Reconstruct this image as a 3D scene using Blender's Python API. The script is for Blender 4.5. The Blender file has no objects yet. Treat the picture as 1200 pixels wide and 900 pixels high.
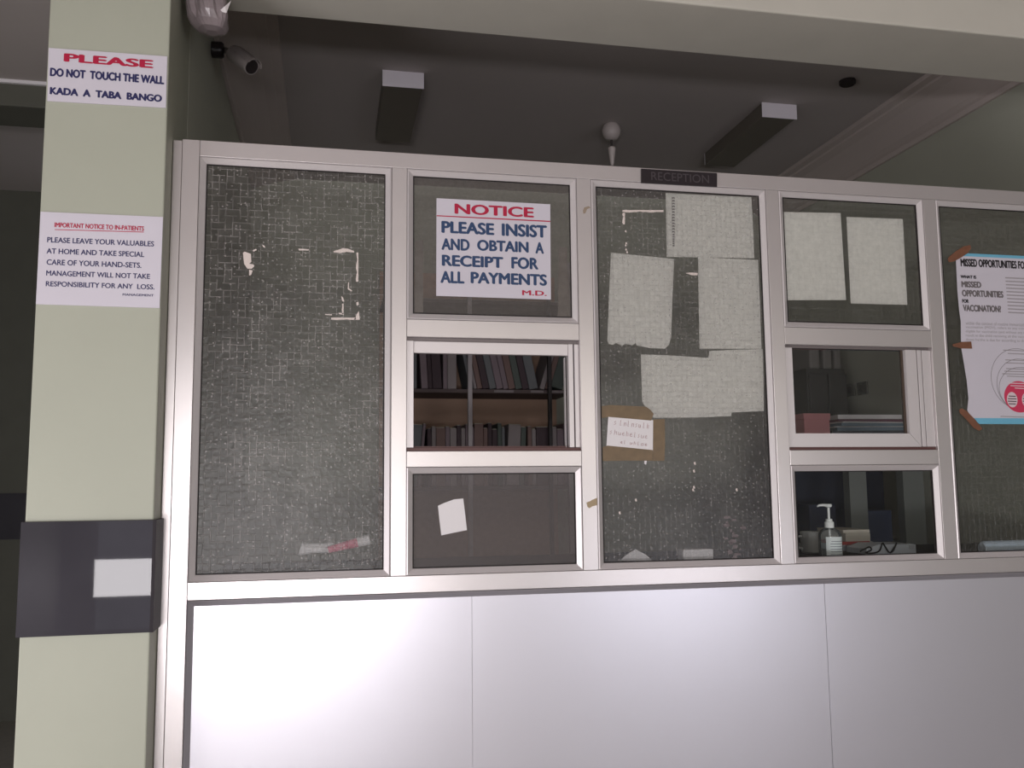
import bpy, bmesh, math, random
from mathutils import Vector
random.seed(7)
S = bpy.context.scene
COL = S.collection

# ------------------------------------------------------------------ camera, light, exposure
F_PX, YAW, PITCH, ROLL = 1054.58, 0.2018, 0.11, -0.0106
CAM = Vector((0.3771, -2.6579, 1.3116))
fwd = Vector((math.sin(YAW)*math.cos(PITCH), math.cos(YAW)*math.cos(PITCH), math.sin(PITCH)))
rt0 = Vector((math.cos(YAW), -math.sin(YAW), 0)); up0 = rt0.cross(fwd)
RT = rt0*math.cos(ROLL) + up0*math.sin(ROLL); UP = -rt0*math.sin(ROLL) + up0*math.cos(ROLL)
cam = bpy.data.cameras.new('camera'); cam_o = bpy.data.objects.new('camera', cam); COL.objects.link(cam_o)
from mathutils import Matrix
M = Matrix.Identity(4)
for i in range(3):
    M[i][0], M[i][1], M[i][2], M[i][3] = RT[i], UP[i], -fwd[i], CAM[i]
cam_o.matrix_world = M
cam.sensor_fit = 'HORIZONTAL'; cam.sensor_width = 36; cam.lens = 36*F_PX/1200
cam.clip_start = 0.05; cam.clip_end = 60
S.camera = cam_o

S.view_settings.view_transform = 'Standard'; S.view_settings.look = 'None'
S.view_settings.gamma = 1; S.view_settings.use_curve_mapping = False
S.view_settings.exposure = 0.72
S.cycles.use_denoising = True
S.cycles.max_bounces = 8; S.cycles.transparent_max_bounces = 16
S.cycles.sample_clamp_indirect = 4

W = bpy.data.worlds.new('world'); S.world = W; W.use_nodes = True
W.node_tree.nodes['Background'].inputs[0].default_value = (0.75, 0.8, 0.9, 1)
W.node_tree.nodes['Background'].inputs[1].default_value = 0.6

def area(name, loc, sx, sz, power, col, rot=(math.radians(90), 0, 0)):
    l = bpy.data.lights.new(name, 'AREA'); l.shape = 'RECTANGLE'; l.size = sx; l.size_y = sz
    l.energy = power; l.color = col
    o = bpy.data.objects.new(name, l); o.location = loc; o.rotation_euler = rot; COL.objects.link(o); return o
# daylight coming in through the openings of the lobby's front wall
area('daylight_side_door', (-1.93, -1.75, .78), 1.3, 1.2, 28, (1.0, 0.95, 0.965), (math.radians(90), 0, math.radians(-90)))
area('daylight_low_doorway', (-0.35, -6.4, 0.50), 2.65, 0.33, 52, (1.0, 0.955, 0.975))
area('daylight_door_gap', (-0.40, -6.42, 1.45), 0.34, 1.3, 22, (1.0, 0.95, 0.93))
area('daylight_window', (2.6, -6.42, 1.95), 4.5, 0.36, 20, (1.0, 0.93, 0.80))
area('daylight_far_doorway', (4.0, -6.42, 0.5), 1.8, 0.5, 17, (0.93, 0.92, 1.0))

# ------------------------------------------------------------------ helpers
def at(x, y, Y):
    d = RT*((x-600)/F_PX) - UP*((y-450)/F_PX) + fwd
    return CAM + d*((Y-CAM.y)/d.y)
def atx(x, y, X):
    d = RT*((x-600)/F_PX) - UP*((y-450)/F_PX) + fwd
    return CAM + d*((X-CAM.x)/d.x)

MATS = {}
def nodes(m):
    m.use_nodes = True
    return m.node_tree.nodes, m.node_tree.links, m.node_tree.nodes['Principled BSDF']
def srgb(r, g, b):
    f = lambda c: (c/255/12.92) if c/255 <= .04045 else ((c/255+.055)/1.055)**2.4
    return (f(r), f(g), f(b), 1)
def mat(name, rgb, rough=.6, metal=0, spec=.4, noise=0, nscale=6, bump=0, bscale=60, coat=0):
    if name in MATS: return MATS[name]
    m = bpy.data.materials.new(name); N, L, B = nodes(m)
    B.inputs['Base Color'].default_value = srgb(*rgb); B.inputs['Roughness'].default_value = rough
    B.inputs['Metallic'].default_value = metal; B.inputs['Specular IOR Level'].default_value = spec
    B.inputs['Coat Weight'].default_value = coat
    tc = N.new('ShaderNodeTexCoord')
    if noise:
        n = N.new('ShaderNodeTexNoise'); n.inputs['Scale'].default_value = nscale; n.inputs['Detail'].default_value = 5
        L.new(tc.outputs['Object'], n.inputs['Vector'])
        r = N.new('ShaderNodeMapRange'); r.inputs[1].default_value = .3; r.inputs[2].default_value = .7
        r.inputs[3].default_value = 1-noise; r.inputs[4].default_value = 1
        L.new(n.outputs[0], r.inputs[0])
        v = N.new('ShaderNodeMix'); v.data_type = 'RGBA'; v.blend_type = 'MULTIPLY'; v.inputs[0].default_value = 1
        v.inputs[6].default_value = srgb(*rgb); L.new(r.outputs[0], v.inputs[7]); L.new(v.outputs[2], B.inputs['Base Color'])
    if bump:
        n = N.new('ShaderNodeTexNoise'); n.inputs['Scale'].default_value = bscale; n.inputs['Detail'].default_value = 3
        L.new(tc.outputs['Object'], n.inputs['Vector'])
        b = N.new('ShaderNodeBump'); b.inputs['Strength'].default_value = bump; b.inputs['Distance'].default_value = .01
        L.new(n.outputs[0], b.inputs['Height']); L.new(b.outputs[0], B.inputs['Normal'])
    MATS[name] = m; return m

def glass_clear(name, film=.02, rgb=(200, 200, 200), spec=.5):
    """see-through pane: light passes straight, a weak surface reflection and a thin film of dust"""
    m = bpy.data.materials.new(name); m.use_nodes = True
    N = m.node_tree.nodes; L = m.node_tree.links; N.clear()
    out = N.new('ShaderNodeOutputMaterial'); t = N.new('ShaderNodeBsdfTransparent'); t.inputs[0].default_value = (.985, .99, .985, 1)
    p = N.new('ShaderNodeBsdfPrincipled'); p.inputs['Base Color'].default_value = srgb(*rgb); p.inputs['Roughness'].default_value = .1
    p.inputs['Specular IOR Level'].default_value = spec
    mx = N.new('ShaderNodeMixShader'); mx.inputs[0].default_value = film
    L.new(t.outputs[0], mx.inputs[1]); L.new(p.outputs[0], mx.inputs[2])
    gl = N.new('ShaderNodeBsdfGlossy'); gl.inputs['Roughness'].default_value = .03; gl.inputs[0].default_value = (1, 1, 1, 1)
    fr = N.new('ShaderNodeFresnel'); fr.inputs[0].default_value = 1.3
    m2 = N.new('ShaderNodeMixShader'); L.new(fr.outputs[0], m2.inputs[0]); L.new(mx.outputs[0], m2.inputs[1]); L.new(gl.outputs[0], m2.inputs[2])
    L.new(m2.outputs[0], out.inputs[0]); MATS[name] = m; return m

def glass_body(name):
    m = bpy.data.materials.new(name); m.use_nodes = True; N = m.node_tree.nodes; N.clear()
    out = N.new('ShaderNodeOutputMaterial'); t = N.new('ShaderNodeBsdfTransparent'); t.inputs[0].default_value = (.98, .985, .98, 1)
    m.node_tree.links.new(t.outputs[0], out.inputs[0]); MATS[name] = m; return m

def glass_patterned(name, film=.13, rgb=(205, 195, 195), relief=.7, cell=.030, flecks=.5, rough=.2, lines=.2, mottle=.35, light=(216, 210, 208)):
    """obscure rolled glass: interlocking raised bars with painted-in glints, dusty film, little specks of old paint"""
    m = bpy.data.materials.new(name); m.use_nodes = True
    N = m.node_tree.nodes; L = m.node_tree.links; N.clear()
    out = N.new('ShaderNodeOutputMaterial'); tc = N.new('ShaderNodeTexCoord')
    sp = N.new('ShaderNodeSeparateXYZ'); L.new(tc.outputs['Object'], sp.inputs[0])
    wob = N.new('ShaderNodeTexNoise'); wob.inputs['Scale'].default_value = 14; L.new(tc.outputs['Object'], wob.inputs['Vector'])
    ws = N.new('ShaderNodeVectorMath'); ws.operation = 'SCALE'; ws.inputs['Scale'].default_value = .007
    L.new(wob.outputs['Color'], ws.inputs[0])
    def bricks(a, b):
        c = N.new('ShaderNodeCombineXYZ'); L.new(sp.outputs[a], c.inputs[0]); L.new(sp.outputs[b], c.inputs[1])
        ad = N.new('ShaderNodeVectorMath'); ad.operation = 'ADD'; L.new(c.outputs[0], ad.inputs[0]); L.new(ws.outputs[0], ad.inputs[1])
        k = N.new('ShaderNodeTexBrick'); k.inputs['Scale'].default_value = 1
        k.inputs['Brick Width'].default_value = cell; k.inputs['Row Height'].default_value = cell*.5
        k.inputs['Mortar Size'].default_value = cell*.045; k.inputs['Mortar Smooth'].default_value = .6
        k.inputs['Color1'].default_value = (0, 0, 0, 1); k.inputs['Color2'].default_value = (.35, .35, .35, 1); k.inputs['Mortar'].default_value = (1, 1, 1, 1)
        L.new(ad.outputs[0], k.inputs['Vector']); return k
    k1, k2 = bricks('X', 'Z'), bricks('Z', 'X')
    # checker of patches chooses which of the two bar directions shows
    ck = N.new('ShaderNodeTexChecker'); ck.inputs['Scale'].default_value = 1/(cell*.9); ck.inputs[1].default_value = (0, 0, 0, 1); ck.inputs[2].default_value = (1, 1, 1, 1)
    flat = N.new('ShaderNodeCombineXYZ'); L.new(sp.outputs['X'], flat.inputs[0]); L.new(sp.outputs['Z'], flat.inputs[1]); flat.inputs[2].default_value = .001
    L.new(flat.outputs[0], ck.inputs['Vector'])
    mk = N.new('ShaderNodeMix'); mk.data_type = 'RGBA'; L.new(ck.outputs['Fac'], mk.inputs[0]); L.new(k1.outputs[0], mk.inputs[6]); L.new(k2.outputs[0], mk.inputs[7])
    bars = mk.outputs[2]
    # patches: the glints painted on the bars as light tone, stronger in places
    pn = N.new('ShaderNodeTexNoise'); pn.inputs['Scale'].default_value = 9; pn.inputs['Detail'].default_value = 6; pn.inputs['Roughness'].default_value = .7
    L.new(tc.outputs['Object'], pn.inputs['Vector'])
    pr = N.new('ShaderNodeMapRange'); pr.inputs[1].default_value = .30; pr.inputs[2].default_value = .62; L.new(pn.outputs[0], pr.inputs[0])
    pm = N.new('ShaderNodeMath'); pm.operation = 'MULTIPLY'; L.new(bars, pm.inputs[0]); L.new(pr.outputs[0], pm.inputs[1])
    fac = N.new('ShaderNodeMath'); fac.operation = 'MULTIPLY_ADD'; L.new(pm.outputs[0], fac.inputs[0]); fac.inputs[1].default_value = lines; fac.inputs[2].default_value = 0
    mo = N.new('ShaderNodeTexNoise'); mo.inputs['Scale'].default_value = 70; mo.inputs['Detail'].default_value = 4; L.new(flat.outputs[0], mo.inputs['Vector'])
    mr = N.new('ShaderNodeMapRange'); mr.inputs[1].default_value = .3; mr.inputs[2].default_value = .7; mr.inputs[3].default_value = film*(1-mottle); mr.inputs[4].default_value = film*(1+mottle*.6)
    L.new(mo.outputs[0], mr.inputs[0]); L.new(mr.outputs[0], fac.inputs[2])
    # small flecks
    vo = N.new('ShaderNodeTexVoronoi'); vo.voronoi_dimensions = '2D'; vo.inputs['Scale'].default_value = 75; vo.inputs['Randomness'].default_value = 1; f2 = N.new('ShaderNodeCombineXYZ'); L.new(sp.outputs['X'], f2.inputs[0]); L.new(sp.outputs['Z'], f2.inputs[1]); L.new(f2.outputs[0], vo.inputs['Vector'])
    vr = N.new('ShaderNodeMapRange'); vr.inputs[1].default_value = .22; vr.inputs[2].default_value = .1; L.new(vo.outputs['Distance'], vr.inputs[0])
    vn = N.new('ShaderNodeMapRange'); vn.inputs[1].default_value = .66; vn.inputs[2].default_value = .74
    sc = N.new('ShaderNodeSeparateColor'); L.new(vo.outputs['Color'], sc.inputs[0]); L.new(sc.outputs[0], vn.inputs[0])
    v0 = N.new('ShaderNodeMath'); v0.operation = 'MULTIPLY'; L.new(vr.outputs[0], v0.inputs[0]); v0.inputs[1].default_value = 1
    vf = N.new('ShaderNodeMath'); vf.operation = 'MULTIPLY'; L.new(v0.outputs[0], vf.inputs[0]); L.new(vn.outputs[0], vf.inputs[1])
    vg = N.new('ShaderNodeMath'); vg.operation = 'MULTIPLY'; L.new(vf.outputs[0], vg.inputs[0]); vg.inputs[1].default_value = flecks*.5
    fs = N.new('ShaderNodeMath'); fs.operation = 'ADD'; fs.use_clamp = True; L.new(fac.outputs[0], fs.inputs[0]); L.new(vg.outputs[0], fs.inputs[1])
    bp = N.new('ShaderNodeBump'); bp.inputs['Strength'].default_value = relief; bp.inputs['Distance'].default_value = .004
    hn = N.new('ShaderNodeMath'); hn.operation = 'MULTIPLY_ADD'; L.new(mo.outputs[0], hn.inputs[0]); hn.inputs[1].default_value = .25; L.new(bars, hn.inputs[2]); L.new(hn.outputs[0], bp.inputs['Height'])
    t = N.new('ShaderNodeBsdfTransparent'); t.inputs[0].default_value = (.975, .98, .975, 1)
    d = N.new('ShaderNodeBsdfDiffuse'); 
    la = N.new('ShaderNodeMath'); la.operation = 'ADD'; la.use_clamp = True; L.new(pm.outputs[0], la.inputs[0]); L.new(vf.outputs[0], la.inputs[1])
    lc = N.new('ShaderNodeMix'); lc.data_type = 'RGBA'; lm = N.new('ShaderNodeMath'); lm.operation = 'MULTIPLY'; lm.inputs[1].default_value = min(1, lines*5); L.new(la.outputs[0], lm.inputs[0]); L.new(lm.outputs[0], lc.inputs[0]); lc.inputs[6].default_value = srgb(*rgb); lc.inputs[7].default_value = srgb(*light)
    L.new(lc.outputs[2], d.inputs[0])
    mx = N.new('ShaderNodeMixShader'); L.new(fs.outputs[0], mx.inputs[0]); L.new(t.outputs[0], mx.inputs[1]); L.new(d.outputs[0], mx.inputs[2])
    gl = N.new('ShaderNodeBsdfGlossy'); gl.inputs['Roughness'].default_value = rough; L.new(bp.outputs[0], gl.inputs['Normal'])
    fr = N.new('ShaderNodeFresnel'); fr.inputs[0].default_value = 1.45; L.new(bp.outputs[0], fr.inputs['Normal'])
    m2 = N.new('ShaderNodeMixShader'); L.new(fr.outputs[0], m2.inputs[0]); L.new(mx.outputs[0], m2.inputs[1]); L.new(gl.outputs[0], m2.inputs[2])
    L.new(m2.outputs[0], out.inputs[0]); MATS[name] = m; return m

class MB:
    def __init__(s): s.v = []; s.f = []; s.mi = []
    def add(s, vs, fs, mi=0):
        o = len(s.v); s.v += [tuple(v) for v in vs]; s.f += [tuple(i+o for i in f) for f in fs]; s.mi += [mi]*len(fs); return s
    def box(s, x0, x1, y0, y1, z0, z1, mi=0, front=None):
        vs = [(x0,y0,z0),(x1,y0,z0),(x1,y1,z0),(x0,y1,z0),(x0,y0,z1),(x1,y0,z1),(x1,y1,z1),(x0,y1,z1)]
        fs = [(0,3,2,1),(4,5,6,7),(1,2,6,5),(2,3,7,6),(3,0,4,7)]
        s.add(vs, fs, mi); o = len(s.v)-8
        s.f.append(tuple(i+o for i in (0,1,5,4))); s.mi.append(mi if front is None else front); return s
    def bbox(s, x0, x1, y0, y1, z0, z1, b=.002):
        """box with chamfered edges on every side"""
        bm = bmesh.new(); bmesh.ops.create_cube(bm, size=1)
        for v in bm.verts:
            v.co = Vector(((x0+x1)/2+v.co.x*(x1-x0), (y0+y1)/2+v.co.y*(y1-y0), (z0+z1)/2+v.co.z*(z1-z0)))
        bmesh.ops.bevel(bm, geom=bm.edges[:], offset=b, segments=2, affect='EDGES', profile=.5)
        return s.frombm(bm)
    def frombm(s, bm, mi=0):
        bm.verts.ensure_lookup_table(); bm.verts.index_update()
        s.add([v.co[:] for v in bm.verts], [[v.index for v in f.verts] for f in bm.faces], mi); bm.free(); return s
    def poly(s, pts, y0, y1, mi=0):
        """outline in x,z (list of points) given a thickness from y0 (front) to y1 (back)"""
        n = len(pts)
        ar = sum(pts[i][0]*pts[(i+1) % n][1]-pts[(i+1) % n][0]*pts[i][1] for i in range(n))
        if ar < 0: pts = pts[::-1]
        vs = [(x, y0, z) for x, z in pts]+[(x, y1, z) for x, z in pts]
        fs = [tuple(range(n)), tuple(range(2*n-1, n-1, -1))]+[(i, n+i, n+(i+1) % n, (i+1) % n) for i in range(n)]
        return s.add(vs, fs, mi)
    def lathe(s, prof, c, axis='Z', n=24, caps=True):
        o = []
        for r, h in prof:
            for k in range(n):
                a = 2*math.pi*k/n
                p = (r*math.cos(a), r*math.sin(a), h)
                if axis == 'Y': p = (p[0], h, p[1])
                if axis == 'X': p = (h, p[0], p[1])
                o.append((p[0]+c[0], p[1]+c[1], p[2]+c[2]))
        fs = []
        for j in range(len(prof)-1):
            for k in range(n):
                fs.append((j*n+k, j*n+(k+1) % n, (j+1)*n+(k+1) % n, (j+1)*n+k))
        if caps: fs += [tuple(range(n-1, -1, -1)), tuple(range((len(prof)-1)*n, len(prof)*n))]
        return s.add(o, fs)
    def tube(s, path, r, n=10, caps=True):
        path = [Vector(p) for p in path]; rr = r if isinstance(r, (list, tuple)) else [r]*len(path)
        vs = []; ref = Vector((0.13, .31, .94))
        for i, p in enumerate(path):
            t = (path[min(i+1, len(path)-1)]-path[max(i-1, 0)]).normalized()
            a = t.cross(ref); a = a.normalized() if a.length > .01 else t.cross(Vector((1, 0, 0))).normalized(); b = t.cross(a)
            for k in range(n):
                q = p+(a*math.cos(2*math.pi*k/n)+b*math.sin(2*math.pi*k/n))*rr[i]; vs.append(q[:])
        fs = []
        for j in range(len(path)-1):
            for k in range(n): fs.append((j*n+k, j*n+(k+1) % n, (j+1)*n+(k+1) % n, (j+1)*n+k))
        if caps: fs += [tuple(range(n-1, -1, -1)), tuple(range((len(path)-1)*n, len(path)*n))]
        return s.add(vs, fs)
    def sweep(s, prof, path):
        """profile (d inward, y) swept round a closed x,z rectangle x0,x1,z0,z1 with mitred corners"""
        x0, x1, z0, z1 = path; n = len(prof)
        cs = [(x0, z0, 1, 1), (x1, z0, -1, 1), (x1, z1, -1, -1), (x0, z1, 1, -1)]
        vs = [(cx+sx*d, y, cz+sz*d) for cx, cz, sx, sz in cs for d, y in prof]
        fs = []
        for c in range(4):
            e = (c+1) % 4
            for k in range(n):
                fs.append((c*n+k, e*n+k, e*n+(k+1) % n, c*n+(k+1) % n))
        return s.add(vs, fs)
    def build(s, name, m, parent=None, org=None, smooth=False):
        me = bpy.data.meshes.new(name)
        off = Vector(org) if org is not None else (Vector(parent['_o']) if parent is not None else Vector((0, 0, 0)))
        me.from_pydata([tuple(Vector(v)-off) for v in s.v], [], s.f)
        for mm in (m if isinstance(m, (list, tuple)) else [m]): me.materials.append(mm)
        for p, i in zip(me.polygons, s.mi): p.material_index = i
        bm = bmesh.new(); bm.from_mesh(me); bmesh.ops.recalc_face_normals(bm, faces=bm.faces); bm.to_mesh(me); bm.free()
        if smooth:
            for p in me.polygons: p.use_smooth = True
            me.set_sharp_from_angle(angle=math.radians(40))
        o = bpy.data.objects.new(name, me); COL.objects.link(o)
        if parent is not None:
            o.parent = parent
            if org is not None: o.location = off-Vector(parent['_o'])
            o['_o'] = tuple(off)
        else: o.location = off; o['_o'] = tuple(off)
        return o
def tag(o, label, cat, group=None):
    o['label'] = label; o['category'] = cat
    if group: o['group'] = group
    return o
def thing(name, label, cat, loc=(0, 0, 0), group=None):
    o = bpy.data.objects.new(name, None); COL.objects.link(o); o.location = loc; o.empty_display_size = .05
    o['_o'] = tuple(loc); return tag(o, label, cat, group)
def struct(name, mb, m, **k):
    o = mb.build(name, m, **k); o['kind'] = 'structure'; return o

def lettering(name, text, m, parent, tl, br, Y, bold=.0, mirror=False, depth=.0004):
    """one line of writing filling the box between two corners on the plane y=Y"""
    a, b = at(tl[0], tl[1], Y), at(br[0], br[1], Y)
    cu = bpy.data.curves.new(name, 'FONT'); cu.body = text; cu.size = 1; cu.resolution_u = 4
    tmp = bpy.data.objects.new('tmp', cu); COL.objects.link(tmp)
    dg = bpy.context.evaluated_depsgraph_get(); m0 = bpy.data.meshes.new_from_object(tmp.evaluated_get(dg))
    bpy.data.objects.remove(tmp); bpy.data.curves.remove(cu)
    vv, ff = [], []
    for c_, (dx, dy) in enumerate([(0, 0)] if bold <= 0 else [(-bold, 0), (bold, 0), (-bold/2, bold/2), (bold/2, -bold/2), (0, bold*.6), (0, -bold*.6)]):
        o_ = len(vv); vv += [(v.co.x+dx, v.co.y+dy, c_) for v in m0.vertices]; ff += [tuple(i+o_ for i in p.vertices) for p in m0.polygons]
    bpy.data.meshes.remove(m0); me = bpy.data.meshes.new(name); me.from_pydata(vv, [], ff)
    xs = [v.co.x for v in me.vertices]; ys = [v.co.y for v in me.vertices]
    x0, x1, y0, y1 = min(xs), max(xs), min(ys), max(ys)
    off = Vector(parent['_o'])
    for v in me.vertices:
        u = (v.co.x-x0)/(x1-x0)
        if mirror: u = 1-u
        v.co = Vector((a.x+(b.x-a.x)*u, Y-depth-v.co.z*.00005, b.z+(a.z-b.z)*(v.co.y-y0)/(y1-y0)))-off
    me.name = name; me.materials.append(m)
    o = bpy.data.objects.new(name, me); COL.objects.link(o); o.parent = parent; return o

def px(pts, Y): return [(lambda p: (p.x, p.z))(at(x, y, Y)) for x, y in pts]
def pxf(pts, off, k, Y): return px([(off[0]+x/k, off[1]+y/k) for x, y in pts], Y)

# ------------------------------------------------------------------ materials
ALU = mat('anodised_aluminium', (208, 202, 202), .31, .6, .5, noise=.05, nscale=3)
ALU2 = mat('bead_aluminium', (212, 206, 207), .38, .35, .5)
PAINT = mat('pale_green_paint', (170, 172, 157), .5, 0, .45, noise=.06, nscale=2.5, bump=.06, bscale=25)
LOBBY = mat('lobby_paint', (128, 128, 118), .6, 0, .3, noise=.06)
BEAMP = mat('beam_paint', (200, 196, 186), .6, 0, .3, noise=.05)
OFFW = mat('office_wall_paint', (186, 187, 174), .6, 0, .3, noise=.08, nscale=2)
CEIL = mat('ceiling_paint', (182, 174, 172), .8, 0, .2, noise=.06, nscale=1.5)
CORN = mat('cornice_plaster', (200, 188, 184), .7, 0, .3)
TILE = mat('black_tile', (66, 64, 70), .02, 0, .2, noise=.25, nscale=4)
FLOOR = mat('terrazzo_floor', (165, 158, 150), .35, 0, .4, noise=.2, nscale=30)
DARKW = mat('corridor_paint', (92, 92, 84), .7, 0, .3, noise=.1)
LAM = mat('panel_aluminium', (212, 210, 218), .33, .6, .5, noise=.02, nscale=2)
SIGNW = mat('sign_board_white', (206, 201, 211), .35, 0, .4, noise=.02)
RED = mat('red_ink', (176, 22, 62), .5)
NAVY = mat('navy_ink', (40, 40, 88), .5)
BLUE = mat('blue_ink', (42, 66, 104), .5)
BLK = mat('black_ink', (30, 26, 30), .5)
GREYINK = mat('grey_ink', (110, 104, 106), .5)
PAPER = mat('old_paper', (236, 233, 228), .8, 0, .2, noise=.12, nscale=40)
PAPER2 = mat('white_paper', (228, 224, 226), .7, 0, .2, noise=.03)
TAPE = mat('brown_tape', (120, 99, 72), .35, 0, .4, noise=.25, nscale=40)
MASK = mat('brown_parcel_tape', (126, 84, 64), .4, 0, .4, noise=.2, nscale=60)
RESID = mat('paper_residue', (214, 202, 196), .8, 0, .2)
DIRT = mat('tan_tape_stub', (168, 150, 122), .7)
RUBB_GAP = mat('dark_gasket_or_gap', (26, 20, 20), .7)  # gasket rubber, also used for shade painted behind gaps
TRACK = mat('maroon_track', (92, 60, 58), .45)
PLATE = mat('black_plate', (40, 34, 38), .25, 0, .5)
PLATEL = mat('plate_letters', (70, 63, 67), .5)
G1 = glass_patterned('patterned_glass', .17, (90, 85, 84), relief=1.1, cell=.04, flecks=.32, lines=.18, rough=.30)
G3 = glass_patterned('patterned_glass_fine', .18, (98, 93, 96), relief=.5, cell=.034, flecks=.55, lines=.11, rough=.30)
G2 = glass_patterned('hazy_glass', .42, (102, 96, 93), relief=.12, cell=.05, flecks=.05, rough=.35, lines=.02, mottle=.15)
GF = glass_patterned('frosted_glass', .55, (94, 87, 87), relief=.0, cell=.05, flecks=0, rough=.5, lines=0, mottle=.06)
G5 = glass_patterned('soft_patterned_glass', .14, (112, 112, 106), relief=.25, cell=.04, flecks=.1, lines=.07)
GB = glass_body('glass_body')
GC = glass_clear('clear_glass', .012)

# ------------------------------------------------------------------ the setting
OW_X, OFF_R, OFF_B, CZ = -.075, 3.20, 2.60, 3.10
struct('floor', MB().box(-2.05, 5.2, -6.7, 3.3, -.1, 0), FLOOR)
struct('ceiling', MB().box(-2.05, 5.2, -6.7, 3.3, CZ, CZ+.1), CEIL)
struct('wall_office_back', MB().box(-.2, OFF_R+.1, OFF_B, OFF_B+.1, 0, CZ), OFFW)
struct('wall_office_right', MB().box(OFF_R, OFF_R+.1, .05, OFF_B, 0, CZ), OFFW)
struct('wall_office_left', MB().box(-.2, OW_X, .256, OFF_B, 0, CZ), OFFW)
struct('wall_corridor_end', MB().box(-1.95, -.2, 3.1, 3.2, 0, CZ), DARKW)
struct('trim_1', MB().box(-1.949, -.201, 3.085, 3.1, 1.02, 1.285), TILE)
w = MB()
for a in ((-6.44, -2.45, 0, CZ), (-2.45, -1.05, 1.45, CZ), (-2.45, -1.05, 0, .1), (-1.05, 3.1, 0, CZ)): w.box(-2.05, -1.95, a[0], a[1], a[2], a[3])
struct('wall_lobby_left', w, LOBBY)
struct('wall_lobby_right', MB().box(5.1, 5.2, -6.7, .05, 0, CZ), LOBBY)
struct('wall_right_return', MB().box(OFF_R+.1, 5.2, .05, .15, 0, CZ), LOBBY)
# lobby front wall with its openings
w = MB()
for a in ((-2.05, -1.7, 0, CZ), (-1.7, 1.0, 2.15, CZ), (1.0, 3.0, 0, 1.72), (1.0, 5.0, 2.18, CZ), (3.0, 5.0, .85, 1.72), (5.0, 5.2, 0, CZ)):
    w.box(a[0], a[1], -6.6, -6.44, a[2], a[3])
struct('wall_lobby_front', w, LOBBY)
# beam over the partition, shorter beam in the corridor
b = MB(); b.bbox(-.075, 5.1, -.10, .212, 2.831, CZ, .006); struct('ceiling_beam', b, BEAMP)
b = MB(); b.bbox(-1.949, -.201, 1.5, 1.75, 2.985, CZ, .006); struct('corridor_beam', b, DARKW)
struct('trim_2', MB().box(-1.949, -.201, 1.485, 1.5, 3.085, 3.10+.0), mat('white_trim', (225, 222, 226), .6))
# pillar with its band of black tile
p = MB(); p.bbox(-.39, -.075, -.10, .255, 0, CZ, .004)
pil = struct('pillar', p, PAINT)
tb = MB(); tb.bbox(-.396, -.071, -.112, -.101, .935, 1.226, .0015)
t0 = tb.build('tile_band', TILE, parent=pil); t0['kind'] = 'structure'
tb = MB(); tb.box(-.0745, -.066, -.1125, -.004, .935, 1.226)
t1 = tb.build('tile_band', mat('tile_edge_shaded', (50, 46, 50), .5, 0, .1), parent=pil); t1['kind'] = 'structure'  # side of the band darker and duller, its shade put into the colour
# cornices along the office side walls
def cornice(name, xw, s, kz=1):
    prof = [(0, 2.95), (.012, 2.95), (.016, 2.972), (.03, 2.978), (.05, 2.99), (.085, 3.02), (.13, 3.055), (.165, 3.07), (.17, 3.078), (.2, 3.082), (.205, 3.0995), (0, 3.0995)]
    prof = [(d*1.18, 3.0995-(3.0995-z)*kz) for d, z in prof]
    n = len(prof); vs = [(xw+s*d, .26, z) for d, z in prof]+[(xw+s*d, OFF_B, z) for d, z in prof]
    m = MB(); m.add(vs, [tuple(range(n)), tuple(range(2*n-1, n-1, -1))]+[(i, n+i, n+(i+1) % n, (i+1) % n) for i in range(n)])
    return struct(name, m, CORN)
cornice('trim_3', OW_X+.001, 1, .5); cornice('trim_4', OFF_R-.001, -1)

# ------------------------------------------------------------------ the aluminium partition
XS = dict(c0=-.078, A0=-.048, A1=0, M1L=.557, M1R=.6023, M2L=1.1358, M2R=1.1826, M3L=1.7826, M3R=1.8283, M4L=2.3664, M4R=2.4153)
T0, T1, B1, B0 = 2.3159, 2.268, 1.0484, 1.0
a1, a2, a3, a4 = 1.8025, 1.75, 1.4085, 1.3621
b1, b2, b3, b4 = 1.8086, 1.752, 1.4081, 1.3602
DPT = .05                     # depth of the sections
XR = OFF_R-.002               # the partition runs on to the office's right wall
P = thing('reception_partition', 'white aluminium framed reception partition with glass panes over white panels', 'partition', (0, 0, 0))
def member(name, x0, x1, z0, z1, y0=0, y1=DPT):
    return MB().bbox(x0, x1, y0, y1, z0, z1, .0012).build(name, ALU, P)
g = .0004
member('wall_channel', -.0735, XS['A0']-g*2, 0.001, T0-.004, .0015, .04)
member('stile', XS['A0'], XS['A1'], 0.001, T0)
for L_, R_ in (('M1L', 'M1R'), ('M2L', 'M2R'), ('M3L', 'M3R'), ('M4L', 'M4R')):
    member('mullion', XS[L_], XS[R_], B1+g, T1-g)
member('top_rail', XS['A1']+g, XR, T1, T0)
member('transom', XS['A1']+g, XR, B0, B1)
member('bottom_rail', XS['A1']+g, XR, .001, .08)
for z0, z1, i in ((a2, a1, 0), (a4, a3, 0), (b2, b1, 1), (b4, b3, 1)):
    L_, R_ = (('M1R', 'M2L'), ('M3R', 'M4L'))[i]
    member('cross_rail', XS[L_]+g, XS[R_]-g, z0, z1)
BEAD = [(.0012, .001), (.0045, -.001), (.0185, .0095), (.0195, .0115), (.0195, .013), (.0012, .013)]
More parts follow.
